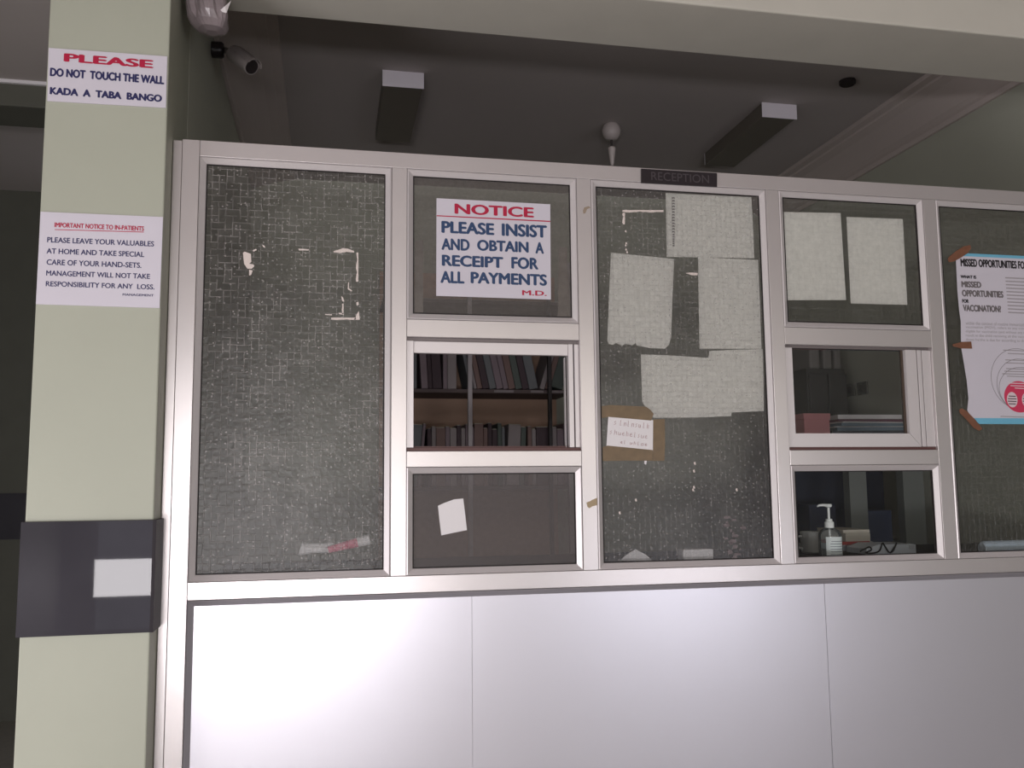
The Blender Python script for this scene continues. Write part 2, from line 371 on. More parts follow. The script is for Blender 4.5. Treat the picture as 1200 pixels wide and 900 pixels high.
def pane(x0, x1, z0, z1, m, label, bead=True, y=.0135):
    o = MB().box(x0+.003, x1-.003, y, y+.004, z0+.003, z1-.003, 0, 1).build('glass_pane', [GB, m], P); o['label'] = label
    if bead:
        MB().sweep(BEAD, (x0, x1, z0, z1)).build('glazing_bead', ALU2, o)
        q = [(.0196, .0105), (.0225, .0105), (.0225, .0133), (.0196, .0133)]
        MB().sweep(q, (x0, x1, z0, z1)).build('gasket_or_gap_shade', RUBB_GAP, o)
    return o
pn1 = pane(XS['A1'], XS['M1L'], B1, T1, G1, 'tall patterned glass pane with scraps of old paper')
pn2 = pane(XS['M1R'], XS['M2L'], a1, T1, G2, 'hazy glass pane behind the notice')
pn3 = pane(XS['M1R'], XS['M2L'], B1, a4, GF, 'frosted glass pane')
pn4 = pane(XS['M2R'], XS['M3L'], B1, T1, G3, 'tall patterned glass pane backed with papers')
pn5 = pane(XS['M3R'], XS['M4L'], b1, T1, G5, 'patterned glass pane backed with two sheets')
pn6 = pane(XS['M3R'], XS['M4L'], B1, b4, GC, 'clear glass pane')
pn7 = pane(XS['M4R'], XR, B1, T1, G5, 'patterned glass pane behind the poster')
# lower panels: one moulded bead round the field, three boards
fld = []
for x0, x1 in ((.0015, .7959), (.7965, 1.9342), (1.9360, XR)):
    fld.append(MB().bbox(x0, x1, .0135, .03, .082, B0-.0015, .0003).build('sill_panel', LAM, P))
MB().box(1.92, 1.95, .0302, .034, .085, B0-.004).build('joint_shade_strip', RUBB_GAP, P)  # strips added behind the board joints so the gaps read as shade
MB().box(.78, .81, .0302, .034, .085, B0-.004).build('joint_shade_strip', mat('joint_shade_grey', (120, 118, 122)), P)
MB().sweep([(.0012, .001), (.004, -.001), (.0175, .0105), (.0175, .013), (.0012, .013)], (0, XR, .08, B0)).build('glazing_bead', mat('panel_bead', (176, 173, 180), .45, .6), P)

# sliding hatch in the second bay: open, only its upper rail and side stiles show
def sash_box(x0, x1, z0, z1, y0, y1, name, par, m=ALU2):
    return MB().bbox(x0, x1, y0, y1, z0, z1, .001).build(name, m, par)
x0, x1 = XS['M1R'], XS['M2L']
hz0 = at(560, 529, .01).z
s1 = MB().box(x0+g, x1-g, .012, .049, a3+.0004, a3+.010).build('hatch_track', TRACK, P)
MB().box(x0+g, x1-g, .030, .034, a3+.010, a3+.016).build('track_rib', TRACK, s1)
sash_box(x0+g, x0+.0215, a3+.011, a2-.011, .008, .045, 'jamb', P)
MB().box(x0+g, x1-g, .02, .048, a2-.0105, a2-.0003).build('head_track', mat('head_track_grey', (120, 112, 112), .5, .5), P)
sash_box(x1-.0145, x1-g, a3+.011, a2-.011, .012, .045, 'jamb', P)
sash_box(x1-.034, x1-.0188, a3+.011, a2-.011, .010, .040, 'jamb', P)
sash_box(x0+.022, x1-.0345, a2-.047, a2-.0115, .012, .03, 'sash_rail', P)
sash_box(x1-.0415, x1-.0395, a3+.011, a2-.05, .028, .045, 'sash_strip', P)
# sliding hatch in the fourth bay: closed
x0, x1 = XS['M3R'], XS['M4L']
MB().box(x0+g, x1-g, .012, .049, b3+.0004, b3+.010).build('hatch_track', TRACK, P)
MB().box(x0+g, x1-g, .02, .048, b2-.0085, b2-.0003).build('head_track', mat('head_track_grey', (120, 112, 112)), P)
sash_box(x1-.0335, x1-g, b3+.0105, b2-.009, .009, .045, 'jamb', P)
sash_box(x1-.0525, x1-.0375, b3+.0105, b2-.009, .0068, .03, 'jamb', P)
sx1 = x1-.057
MB().box(sx1-.002, x1-g, .0455, .0475, b3+.0105, b2-.009).build('gasket_or_gap_shade', RUBB_GAP, P)  # dark backing added to put shade into the gaps between the jambs
sh = MB().box(x0+.02, sx1-.03, .022, .026, b3+.03, b2-.012, 0).build('sliding_sash', GC, P); sh['label'] = 'closed clear glass hatch sash'
R45 = MB(); R45.sweep([(0, .008), (.0015, .006), (.0425, .006), (.044, .008), (.044, .03), (0, .03)], (x0+g, sx1, b3+.0105, b2+.034))
# keep only the members that show: left stile, bottom rail, right stile (the head slides up behind the cross rail)
sash_box(x0+g, x0+.0285, b3+.0125, b2-.009, .008, .03, 'sash_stile', sh)
bt = MB().poly([(x0+g, b3+.0105), (sx1, b3+.0105), (sx1-.041, b3+.0545), (x0+.0285, b3+.0545), (x0+.0285, b3+.053)], .0075, .03)
bt.build('sash_rail', ALU2, sh)
MB().poly([(sx1+.0004, b3+.0112), (sx1+.0004, b2-.009), (sx1-.0405, b2-.009), (sx1-.0405, b3+.0552)], .0065, .03).build('sash_stile', ALU2, sh)
MB().box(sx1-.0475, sx1-.041, .02, .0295, b3+.055, b2-.009).build('gasket_or_gap_shade', mat('sash_gasket', (74, 60, 50), .7), sh)

# scraps of old paper left on the panes
def scrap(par, pts, Y=.0128, m=RESID, name='paper_residue', t=.0005):
    q = px(pts, Y); return MB().poly(q, Y-t, Y).build(name, m, par)
def rag(x0, y0, x1, y1, n=7, j=.9):
    """ragged-edged strip between two image points, as an outline"""
    out = []; 
    for k in range(n+1): out.append((x0+(x1-x0)*k/n, y0+random.uniform(-.15, .15)*j))
    for k in range(n, -1, -1): out.append((x0+(x1-x0)*k/n, y1+random.uniform(-j, .3*j)))
    return out
def ragv(x0, y0, x1, y1, n=7, j=.9):
    out = []
    for k in range(n+1): out.append((x1+random.uniform(-.1, .1)*j, y0+(y1-y0)*k/n))
    for k in range(n, -1, -1): out.append((x0+random.uniform(-.3*j, j), y0+(y1-y0)*k/n))
    return out
scrap(pn1, [(284.7, 296), (287, 295), (294, 297.5), (294.6, 307), (292, 309), (297, 310), (298, 312), (295, 315), (290, 315), (286, 309)])
scrap(pn1, [(292, 316), (296, 317), (294.5, 322), (292, 323)])
scrap(pn1, [(307, 286.5), (310, 288), (311, 290.5), (308.5, 289.5)])
scrap(pn1, [(296, 293.5), (300, 291.5), (301, 293), (297, 295)])
scrap(pn1, [(349.7, 291.4), (361.8, 292.2), (361.6, 293.6), (350.2, 293.4)])
scrap(pn1, [(390.8, 294.4), (397, 292.6), (402, 290.8), (408, 291.6), (415, 294.2), (415, 296), (406, 295.2), (399, 296.6), (391, 295.6)])
scrap(pn1, ragv(417.3, 296, 420, 330, 9, 1.4))
scrap(pn1, [(408, 331), (409, 330.5), (409, 338), (413, 340.5), (412, 341.5), (407.5, 339)])
scrap(pn1, [(399.8, 347), (402, 348.5), (403.6, 353.5), (401, 353)])
scrap(pn1, ragv(400.5, 356, 402.6, 368, 5, 1))
scrap(pn1, rag(388, 372.3, 417, 374.8, 8, .8))
scrap(pn1, [(416.5, 372.5), (418, 368), (420.5, 364.6), (421.7, 374.6), (414, 375)])
scrap(pn1, [(381, 368), (389, 368.4), (389, 369.6), (381, 369)])
scrap(pn1, [(397, 366.5), (403, 367), (402.6, 369), (397, 368)])
scrap(pn1, [(417.5, 354.5), (420, 353.5), (420.5, 357), (418, 358.5)])
scrap(pn4, rag(729.4, 246.2, 777.5, 248.8, 12, 1.2))
scrap(pn4, ragv(729.4, 249.5, 732.4, 263, 6, 1.6))
for (x, y) in ((733, 271), (733.6, 285), (733, 287.5), (733.4, 292.5), (734.6, 295.5)):
    scrap(pn4, [(x-1, y), (x+.4, y-1.6), (x+1.4, y+.6), (x+.2, y+1.5)])
scrap(pn4, [(803, 320), (810, 319.4), (817.6, 319.8), (817.4, 322.6), (811, 322.6)])
scrap(pn4, [(765, 505), (769, 503.6), (769.6, 511), (767, 515)])
for x, y in ((813, 571), (812, 574), (863, 574), (745, 586), (726, 601), (814, 543), (813, 552)):
    scrap(pn4, [(x-1.2, y-1), (x+.8, y-2), (x+1.5, y+1.4), (x-.3, y+1.8)])
SMEAR = mat('dust_smear', (128, 120, 122), .9, 0, .1, noise=.4, nscale=90)
rs = random.Random(11)
for k in range(16):
    x, y = 858+rs.gauss(0, 5), 606+3.1*k
    w_, h_ = rs.uniform(1.5, 5), rs.uniform(2, 5)
    scrap(pn4, [(x-w_, y+rs.uniform(-1, 1)), (x-w_*.2, y-h_*.5), (x+w_*.8, y-h_*.3), (x+w_, y+h_*.4), (x+w_*.1, y+h_*.6), (x-w_*.7, y+h_*.5)], .0130, SMEAR, t=.0003)
# old tape ghosts on the pane behind the notice
GHOST = mat('old_tape_ghost', (150, 140, 132), .6, 0, .3, noise=.25, nscale=25)
scrap(pn2, [(486.5, 282), (496, 281.6), (495.6, 366), (485.4, 366.5)], .0176+.0008, GHOST)
scrap(pn2, [(655, 290), (664, 290), (668.5, 371), (653.6, 371)], .0176+.0008, GHOST)
# tape stub and a smear on the mullion between the notice bay and the papered bay
MB().poly(px([(687.2, 589), (692, 587), (694, 585.6), (699.6, 583.6), (699.6, 592), (694, 593.4), (690.6, 595.8), (688.4, 594)], 0), -.0005, -.0001).build('tape_stub', DIRT, P)
MB().poly(px([(683, 247), (684.6, 243), (690, 241.6), (692, 243.6), (688, 245), (686, 250), (683.6, 250.4)], 0), -.0004, -.0001).build('tape_stub', mat('smear_brown', (150, 134, 118), .7), P)

# ------------------------------------------------------------------ signs
def board(name, label, corners, Y, t=.003, m=SIGNW, cat='sign'):
    q = px(corners, Y); c = (sum(x for x, z in q)/4, Y, min(z for x, z in q))
    o = thing(name, label, cat, c); MB().poly(q, Y, Y+t).build('board', m, o); return o
Y = -.1035
sg = board('wall_sign', 'white sign reading PLEASE DO NOT TOUCH THE WALL, high on the pillar', [(57, 56), (196, 66), (194.4, 126.3), (55.4, 118.2)], Y)
lettering('lettering', 'PLEASE', RED, sg, (75, 62.3), (179.6, 80.3), Y, .05)
lettering('lettering', 'DO NOT  TOUCH THE WALL', NAVY, sg, (58.8, 79.2), (192.4, 99.2), Y, .065)
lettering('lettering', 'KADA  A  TABA  BANGO', NAVY, sg, (58.6, 101.8), (189.8, 119.8), Y, .065)
sg = board('wall_sign', 'white notice to in-patients about valuables, lower of two signs on the pillar', [(47.5, 248), (191, 254.2), (187, 361), (42, 356.4)], Y)
lettering('lettering', 'IMPORTANT NOTICE TO IN-PATIENTS', RED, sg, (64, 260.6), (168.7, 270.8), Y, .04)
a = px([(64.2, 268.6), (168.5, 271.6), (168.5, 272.4), (64.2, 269.4)], Y); MB().poly(a, Y-.0004, Y).build('underline', RED, sg)
for s_, tl, br in (('PLEASE LEAVE YOUR VALUABLES', (55.5, 277.7), (180.5, 289)), ('AT HOME AND TAKE SPECIAL', (54.8, 290.8), (169, 301.4)),
                   ('CARE OF YOUR HAND-SETS.', (54.8, 303.8), (165.7, 314.2)), ('MANAGEMENT WILL NOT TAKE', (54.3, 316.8), (175.7, 327)),
                   ('RESPONSIBILITY FOR ANY  LOSS.', (53.8, 329.4), (181, 339.4)), ('MANAGEMENT', (143.7, 343.8), (180, 347.6))):
    lettering('lettering', s_, NAVY, sg, tl, br, Y, .025)
Y = .0105
sg = board('payment_notice', 'white NOTICE sign about receipts for all payments, stuck on the glass', [(511.6, 232.2), (644.8, 239.4), (645.6, 351), (511.2, 346.6)], Y, .0025)
lettering('lettering', 'NOTICE', RED, sg, (532.6, 238.4), (625.7, 255.2), Y, .04)
MB().poly(px([(511.8, 252.2), (644.8, 258.8), (644.8, 260.2), (511.8, 253.4)], Y), Y-.0004, Y).build('red_rule', RED, sg)
def nz(x, y): return (460+x/4.092, 180+y/4.092)
for s_, tl, br in (('PLEASE', (234, 322), (488, 392)), ('INSIST', (523, 334), (741, 405)), ('AND', (234, 405), (370, 467)), ('OBTAIN', (405, 412), (653, 476)), ('A', (684, 424), (726, 481)),
                   ('RECEIPT', (236, 484), (531, 550)), ('FOR', (569, 495), (700, 557)), ('ALL', (229, 562), (345, 624)), ('PAYMENTS', (374, 566), (741, 635))):
    lettering('lettering', s_, BLUE, sg, nz(*tl), nz(*br), Y, .05)
lettering('lettering', 'M.D.', RED, sg, (611.8, 340), (640.8, 346.9), Y, .03)
Y = -.0055
sg = thing('reception_plate', 'dark name plate reading RECEPTION on the top rail of the partition', 'sign', tuple(at(796, 219, Y)))
MB().poly(px([(751.6, 197.6), (840.4, 202.8), (840.4, 218.8), (751.6, 214.2)], Y), Y, -.0005).build('plate', PLATE, sg)
lettering('lettering', 'RECEPTION', PLATEL, sg, (763, 201.2), (831, 215), Y, -.005)

# ------------------------------------------------------------------ papers stuck behind the glass
YB = .0185
def sheet(name, label, pts, Y=YB, m=PAPER, cat='paper', group=None, t=.0007):
    q = px(pts, Y); c = (sum(x for x, z in q)/len(q), Y, min(z for x, z in q))
    return tag(MB().poly(q, Y, Y+t).build(name, m, org=c), label, cat, group)
pa = sheet('paper_sheet', 'blank-backed sheet with faint vertical print, topmost on the tall papered pane', [(780, 226), (805, 227.5), (880.5, 231), (882.6, 268), (884, 302.6), (781.4, 301)])
for k in range(13):
    yy = 231+k*3.3
    MB().poly(px([(787.5, yy), (790.6, yy+.2), (790.7, yy+2.3), (788.8+random.random(), yy+1.4), (787.6, yy+2.2)], YB), YB-.0004, YB-.0001).build('print_mark', GREYINK, pa)
for k in range(6):
    yy = 274+k*2.6
    MB().poly(px([(788.2, yy), (791, yy+.1), (790, yy+1), (791, yy+1.9), (788.2, yy+1.7)], YB), YB-.0004, YB-.0001).build('print_mark', GREYINK, pa)
sheet('paper_sheet', 'blank sheet with torn lower edge, left of the papers on the tall pane',
      [(716, 296), (790, 303.4), (788, 350), (786.5, 395), (784, 404), (779, 408.6), (762, 408), (745.8, 404.6), (745, 402), (741, 404.6), (733, 403), (729, 405), (722, 402), (718, 404.2), (713, 403), (711.7, 398), (714, 340)], YB+.001)
sheet('paper_sheet', 'blank upright sheet below the top sheet, at the right edge of the tall pane', [(818, 301.4), (888.4, 304.6), (890.4, 350), (892.4, 408.8), (819.8, 408.6), (818.6, 350)], YB+.002)
sheet('paper_sheet', 'wide blank sheet with stepped edges, lowest of the four large papers on the tall pane',
      [(751, 415.4), (775, 416), (800, 417.4), (830, 419.4), (831.4, 411.4), (860, 409.8), (894, 409.2), (894.9, 445), (895.2, 481.6), (857.4, 483.4), (857, 487.6), (820, 489.2), (766, 489.6), (760, 483), (752.4, 470)], YB+.003)
sheet('paper_sheet', 'blank sheet, left one of the pair in the upper right pane', [(918.6, 248.4), (985, 249.6), (988.2, 300), (991.5, 351.6), (923, 351.8), (921, 300)])
sheet('paper_sheet', 'blank sheet, right one of the pair in the upper right pane', [(992, 254.2), (1058, 256.6), (1060.6, 306), (1063.3, 357.2), (997, 355.6), (994.4, 305)], YB+.001)
tag(MB().poly(px([(513.2, 592.8), (520, 589.6), (532, 585.2), (542.8, 584.2), (545, 602), (547.2, 621.2), (533, 624), (517.2, 627.4), (515, 610)], .0129), .0124, .0129).build('paper_slip', PAPER2, org=tuple(at(530, 627, .0129))),
    'small white paper slip on the frosted glass pane under the open hatch', 'paper')
# handwritten note with its frame of brown tape
nt = thing('handwritten_note', 'small white note with faint red handwriting, framed by brown tape on the tall pane', 'note', tuple(at(738, 528, .0128)))
Y = .0128
MB().poly(px([(712.8, 488), (766.6, 492.6), (765.4, 528.8), (761.2, 527.8), (759.6, 533), (757, 544.6), (755.2, 543.6), (755, 526.4), (735, 525.2), (710.6, 523)], Y), Y-.0006, Y).build('slip', PAPER2, nt)
INK = mat('faded_red_ink', (150, 96, 100), .6)
GLYPHS = [((0, 1), (.1, -.1), (.35, 1), (.7, .9), (.75, 0)), ((.7, .9), (.2, 1), (0, .5), (.2, 0), (.7, .1), (.75, .9), (.8, 0)), ((0, 1), (.1, .1), (.5, 0), (.7, .9), (.75, 0)),
          ((.1, 1.6), (.15, 0), (.5, .1)), ((0, .5), (.6, .6), (.5, 1), (.1, .9), (.05, .3), (.4, 0), (.8, .2)), ((.1, 1.5), (.1, 0), (.1, .8), (.6, 1), (.7, 0)), ((.6, 1.1), (.1, .9), (.6, .4), (.1, 0))]
def scrawl(x0, y0, x1, y1, h, seed):
    rnd = random.Random(seed); out = MB(); x = x0
    while x < x1-2.5:
        if rnd.random() < .12: x += 1.2; continue
        gl = rnd.choice(GLYPHS); w_ = rnd.uniform(2.8, 4.2); yb = y0+(y1-y0)*(x-x0)/(x1-x0)+h*.45
        out.tube([tuple(at(x+u*w_+v*.6, yb-v*h*.75, Y-.0008)) for u, v in gl], .0006, 5)
        x += w_+.9
    out.build('handwriting', INK, nt)
scrawl(719, 495.5, 764, 500.5, 5.4, 1); scrawl(714.5, 506.5, 762, 512.6, 5.0, 2); scrawl(727, 518.2, 760, 521.5, 3.4, 3)
def tape(label, pts, Y, m, name='tape_strip', t=.0004, group=None):
    q = px(pts, Y); c = (sum(x for x, z in q)/len(q), Y, min(z for x, z in q))
    return tag(MB().poly(q, Y-t, Y).build(name, m, org=c), label, 'tape', group)
Yt = .0121
tape('brown tape strip along the top of the handwritten note', [(705, 476), (715, 474.6), (757, 476.6), (762, 480), (766, 485), (763, 492.9), (740, 490.8), (713, 488.6), (705, 490)], Yt, TAPE)
tape('brown tape strip down the right of the handwritten note', [(765.4, 491.5), (779, 491), (779.4, 520), (778.6, 540), (765, 540.2), (765.2, 515)], Yt, TAPE)
tape('brown tape strip along the bottom of the handwritten note', [(706, 524), (712, 522.2), (735, 524.4), (764.8, 527.4), (764.8, 540), (735, 539.8), (706.4, 540.4)], Yt, TAPE)

# ------------------------------------------------------------------ vaccination poster
Y = .006
po = thing('vaccination_poster', 'white poster about missed opportunities for vaccination, taped to the right-hand pane', 'poster', tuple(at(1165, 498, Y)))
LEDGE = [(1120.4, 302), (1120.4, 306), (1122, 340), (1124, 362.7), (1126, 377), (1126.2, 397), (1126.8, 409), (1130, 427.7), (1133, 446), (1135, 466.7), (1133.6, 481), (1138.6, 489.4), (1144.6, 495.6)]
LE = px(LEDGE, Y); xr = LE[0][0]+.43
top_l = px([(1131.5, 296.8)], Y)[0]; bot_l = LE[-1]
m = MB(); m.poly(LE+[(xr, bot_l[1]-.004), (xr, top_l[1]), top_l], Y, Y+.0008)
m.build('sheet', mat('poster_paper', (205, 200, 210), .4, 0, .4, noise=.02), po)
CY = mat('cyan_ink', (110, 178, 206), .5)
def strip_poly(name, q, mm, d=.0004): return MB().poly(q, Y-d, Y-.00005).build(name, mm, po)
zt = top_l[1]
strip_poly('colour_band', [top_l, (xr, zt), (xr, zt-.0105), (top_l[0]-.012, zt-.0105), (top_l[0]-.012, zt-.006)], CY)
strip_poly('colour_band', [(LE[-1][0]-.002, LE[-1][1]+.0045), (LE[-1][0]+.01, LE[-1][1]-.0035), (xr, LE[-1][1]-.004), (xr, LE[-1][1]+.0165), (LE[-1][0]-.011, LE[-1][1]+.0165)], CY)
lettering('lettering', 'MISSED OPPORTUNITIES FOR VACCINATION', BLK, po, (1125.2, 302.8), (1246, 317.4), Y, .06)
for s_, tl, br, mm in (('WHAT IS', (1125.3, 322.2), (1144.2, 326.8), BLK), ('MISSED', (1126.2, 329.2), (1150.2, 337.6), GREYINK), ('OPPORTUNITIES', (1126.8, 339.4), (1176, 349.2), GREYINK),
                       ('FOR', (1127.2, 350.4), (1135.4, 355.2), BLK), ('VACCINATION?', (1128, 356.8), (1173.4, 366.2), GREYINK)):
    lettering('lettering', s_, mm, po, tl, br, Y, .07)
FINE = mat('fine_print', (160, 154, 158), .5)
for k, s_ in enumerate(('within the context of routine immunization', 'vaccination (MOV), refers to any contact', 'eligible for vaccination (and without any con', 'result in the child receiving all the vaccines', 'doses he/she is due for according to their')):
    lettering('fine_print', s_, FINE, po, (1131.3+.1*k, 376.6+4.9*k), (1205+2*(k % 2), 382.6+4.85*k), Y, .0)
for k in range(11):
    u = k*4.05
    strip_poly('fine_print', px([(1178+.35*k, 324.8+u), (1215, 326.4+u), (1215, 327.8+u), (1178+.35*k, 326.2+u)], Y), FINE)
# nested circles
def ring(cx, cy, rx, ry, w, mm, name='ring', d=.0004):
    c = at(cx, cy, Y); s_ = .00258; n = 64; vs = []; fs = []
    for k in range(n):
        a_ = 2*math.pi*k/n
        for r in (0, 1):
            vs.append((c.x+(rx*s_-r*w)*math.cos(a_), Y-d, c.z+(ry*s_-r*w)*math.sin(a_)))
    for k in range(n): fs.append((2*k, 2*((k+1) % n), 2*((k+1) % n)+1, 2*k+1))
    mb = MB(); mb.add(vs, fs); return mb.build(name, mm, po)
def disc(cx, cy, rx, ry, mm, name, d=.0005, par=None):
    c = at(cx, cy, Y); s_ = .00258
    q = [(c.x+rx*s_*math.cos(2*math.pi*k/48), c.z+ry*s_*math.sin(2*math.pi*k/48)) for k in range(48)]
    return MB().poly(q, Y-d, Y-.00005).build(name, mm, par or po)
ring(1193.5, 444, 42, 41, .0014, GREYINK); ring(1196, 451, 36.5, 35, .0014, GREYINK); ring(1197.5, 456, 35, 29.5, .0014, GREYINK)
dk = disc(1194.5, 465, 23, 21, mat('crimson_ink', (204, 58, 92), .5), 'crimson_disc')
for cx in (1186, 1203.6):
    disc(cx, 468.4+(.4 if cx > 1190 else 0), 8, 10.2, mat('pale_pink', (220, 200, 206), .5), 'pale_ellipse', .0009, dk)
    for j in range(4):
        q = px([(cx-5.2+(j in (0, 3)), 463.6+3*j), (cx+5-(j in (0, 3)), 464+3*j), (cx+5-(j in (0, 3)), 465+3*j), (cx-5.2+(j in (0, 3)), 464.6+3*j)], Y)
        MB().poly(q, Y-.0012, Y-.00092).build('fine_print', BLK, dk)
for x_, w_, y_ in ((1175.5, 30, 409.8), (1181, 22, 413.6), (1178, 28, 421.2), (1178.5, 27, 424.6), (1179, 26, 431.4), (1177, 30, 434.4), (1174.5, 32, 437.4), (1180, 24, 440.2), (1172.5, 34, 487.4)):
    strip_poly('fine_print', px([(x_, y_), (x_+w_, y_+1), (x_+w_, y_+2.1), (x_, y_+1.1)], Y), FINE)
for x_, w_, y_ in ((1181, 26, 448.4), (1184, 20, 451.4), (1189, 12, 454.2)):
    MB().poly(px([(x_, y_), (x_+w_, y_+.8), (x_+w_, y_+1.8), (x_, y_+1)], Y), Y-.0008, Y-.00052).build('fine_print', mat('pale_pink', (220, 200, 206)), dk)
tape('brown tape strip holding the upper left corner of the poster', [(1110.4, 303.4), (1112, 301), (1120, 294.4), (1129, 288.8), (1137, 287.2), (1138, 291), (1133.6, 297), (1125, 302.6), (1118, 306.4), (1112, 307.4)], .0044, MASK, t=.0006)
tape('brown tape strip holding the left edge of the poster', [(1116, 403.6), (1126.8, 400.6), (1138, 400.2), (1139.2, 408.6), (1126.8, 408.4), (1117, 406)], .0044, MASK, t=.0006)
tape('brown tape strip holding the lower left corner of the poster', [(1123.8, 480), (1127, 478.6), (1132, 481), (1143, 492), (1151, 502.4), (1147.6, 505), (1141, 501.6), (1132, 491.4), (1124.6, 484)], .0044, MASK, t=.0006)

# ------------------------------------------------------------------ worktop behind the partition and what stands on it
WT = 1.045
wt = thing('reception_worktop', 'dark worktop running behind the partition', 'worktop', (1.6, .35, 0))
MB().bbox(.03, XR, .055, .68, WT-.03, WT, .003).build('top', mat('worktop_brown', (46, 40, 38), .75, 0, .08, noise=.2, nscale=8), wt)
for x in (.06, XR-.06): MB().box(x-.02, x+.02, .07, .64, 0.001, WT-.031).build('leg', mat('worktop_leg', (90, 80, 72)), wt)

# pump bottle
c = at(973.5, 652, .14); c.z = WT
bo = thing('pump_bottle', 'clear plastic hand sanitizer pump bottle behind the lower right pane', 'bottle', tuple(c))
def lath(name, prof, m, par, n=28, sm=True):
    return MB().lathe(prof, par['_o'] if not isinstance(par, tuple) else par, n=n).build(name, m, par, smooth=sm)
H = 1.247-WT
PLA = mat('clear_plastic', (120, 130, 136), .12, 0, .6)
PB = glass_clear('bottle_plastic', .16, (190, 200, 205))
lath('bottle_body', [(.032, 0), (.0365, .003), (.0375, .008), (.0375, .080), (.036, .089), (.029, .099), (.018, .105), (.013, .108)], PB, bo)
WP = mat('white_plastic', (236, 240, 240), .35)
lath('collar', [(.0135, .106), (.0155, .107), (.0155, .124), (.014, .127), (.011, .128), (.011, .135), (.0085, .1365)], WP, bo)
lath('pump_stem', [(.0042, .136), (.0042, .176)], WP, bo)
lath('dip_tube', [(.0035, .02), (.0035, .106)], WP, bo, 12)
hd = MB(); o_ = Vector(c)
hd.lathe([(.006, .174), (.011, .177), (.012, .183), (.010, .186)], c, n=20)
hd.tube([o_+Vector((0, 0, .181)), o_+Vector((-.02, -.002, .183)), o_+Vector((-.036, -.003, .182)), o_+Vector((-.043, -.004, .178))], [.005, .0045, .0038, .003], 10)
hd.build('pump_head', WP, bo, smooth=True)
lb = MB(); n = 14; vs = []
for k in range(n+1):
    a_ = math.radians(-140+k*(128/n))
    for z in (.004, .078): vs.append((c.x+.0382*math.cos(a_), c.y+.0382*math.sin(a_), c.z+z))
lb.add(vs, [(2*k, 2*k+2, 2*k+3, 2*k+1) for k in range(n)])
lbl = lb.build('bottle_label', mat('bottle_label_white', (226, 234, 236), .5), bo)
lm = MB()
for j, (u0, u1) in enumerate(((.2, .8), (.16, .86), (.16, .8), (.16, .88), (.16, .7), (.16, .85))):
    z = .062-.0085*j; vs = []
    for k in range(7):
        a_ = math.radians(-140+128*(u0+(u1-u0)*k/6))
        for dz in (0, .0022): vs.append((c.x+.0386*math.cos(a_), c.y+.0386*math.sin(a_), c.z+z+dz))
    lm.add(vs, [(2*k, 2*k+2, 2*k+3, 2*k+1) for k in range(6)])
lm.build('fine_print', mat('label_grey', (120, 130, 136), .5), lbl)

# tray of papers, mug, bits behind the bottle
def pbox(name, label, cat, px0, px1, pyt, Y, depth, m, group=None, zb=None, bev=.003):
    a_ = at(px0, pyt, Y); b_ = at(px1, pyt, Y); zb = WT+.0005 if zb is None else zb
    o = MB().bbox(a_.x, b_.x, Y, Y+depth, zb, a_.z, bev).build(name, m, org=((a_.x+b_.x)/2, Y+depth/2, zb)); return tag(o, label, cat, group)
c = at(950, 637, .42); c.z = WT+.001
mug = thing('mug', 'pale grey mug standing left of the pump bottle', 'mug', tuple(c))
mug_m = mat('mug_grey', (150, 150, 148), .4)
MB().lathe([(.030, 0), (.034, .004), (.036, .05), (.036, .078), (.033, .078), (.032, .01), (.0, .008)], c, n=24).build('mug_body', mug_m, mug, smooth=True)
MB().tube([(c.x-.034, c.y, c.z+.062), (c.x-.052, c.y, c.z+.06), (c.x-.058, c.y, c.z+.04), (c.x-.05, c.y, c.z+.02), (c.x-.035, c.y, c.z+.016)], .005, 8).build('handle', mug_m, mug, smooth=True)
# papers
def stack(base, x0, x1, y0, y1, z, specs, name, group, labels, yawj=.12):
    """loose papers or folders lying one on another; each is a thing"""
    for k, (t, m) in enumerate(specs):
        cx, cy = (x0+x1)/2+random.uniform(-.012, .012), (y0+y1)/2+random.uniform(-.012, .012)
        w_, d_ = (x1-x0)*random.uniform(.9, 1), (y1-y0)*random.uniform(.9, 1); nx = 6; vs = []; fs = []
        for lay in (0, 1):
            for i in range(nx+1):
                for j in (0, 1):
                    u = i/nx-.5
                    vs.append((u*w_, (j-.5)*d_, z+lay*t))
        for i in range(nx):
            fs += [(2*i, 2*i+1, 2*i+3, 2*i+2)]; o_ = 2*(nx+1); fs += [(o_+2*i, o_+2*i+2, o_+2*i+3, o_+2*i+1), (2*i, 2*i+2, o_+2*i+2, o_+2*i), (2*i+1, o_+2*i+1, o_+2*i+3, 2*i+3)]
        fs += [(0, o_, o_+1, 1), (2*nx, 2*nx+1, o_+2*nx+1, o_+2*nx)]
        mb = MB(); mb.add([(a_, b_, c_-z) for a_, b_, c_ in vs], fs); o = mb.build(name, m); o.location = (cx, cy, z); o.rotation_euler = (0, 0, random.uniform(-yawj, yawj))
        tag(o, labels[k], name.replace('_', ' ').split()[-1], group); z += t+.0006
    return z
GRP = mat('grey_paper', (200, 206, 214), .7); BLP = mat('blue_folder', (112, 130, 144), .6); MAR = mat('maroon_folder', (110, 64, 84), .6); DKF = mat('dark_folder', (60, 62, 74), .6)
BEI = mat('beige_paper', (196, 190, 178), .7)
a_, b_ = at(980, 630, .5), at(1012, 630, .5)
zt_ = stack(None, a_.x, b_.x, .45, .66, WT+.0005, [(.022, GRP), (.012, mat('red_folder', (176, 76, 72))), (.03, BEI), (.012, BEI)], 'paper_bundle', 'bundles on the worktop behind the pump bottle',
            ['grey bundle at the bottom of the pile right of the pump bottle', 'thin red folder in the pile right of the pump bottle', 'thick beige bundle in the pile right of the pump bottle', 'thin beige bundle on top of the pile right of the pump bottle'], .05)
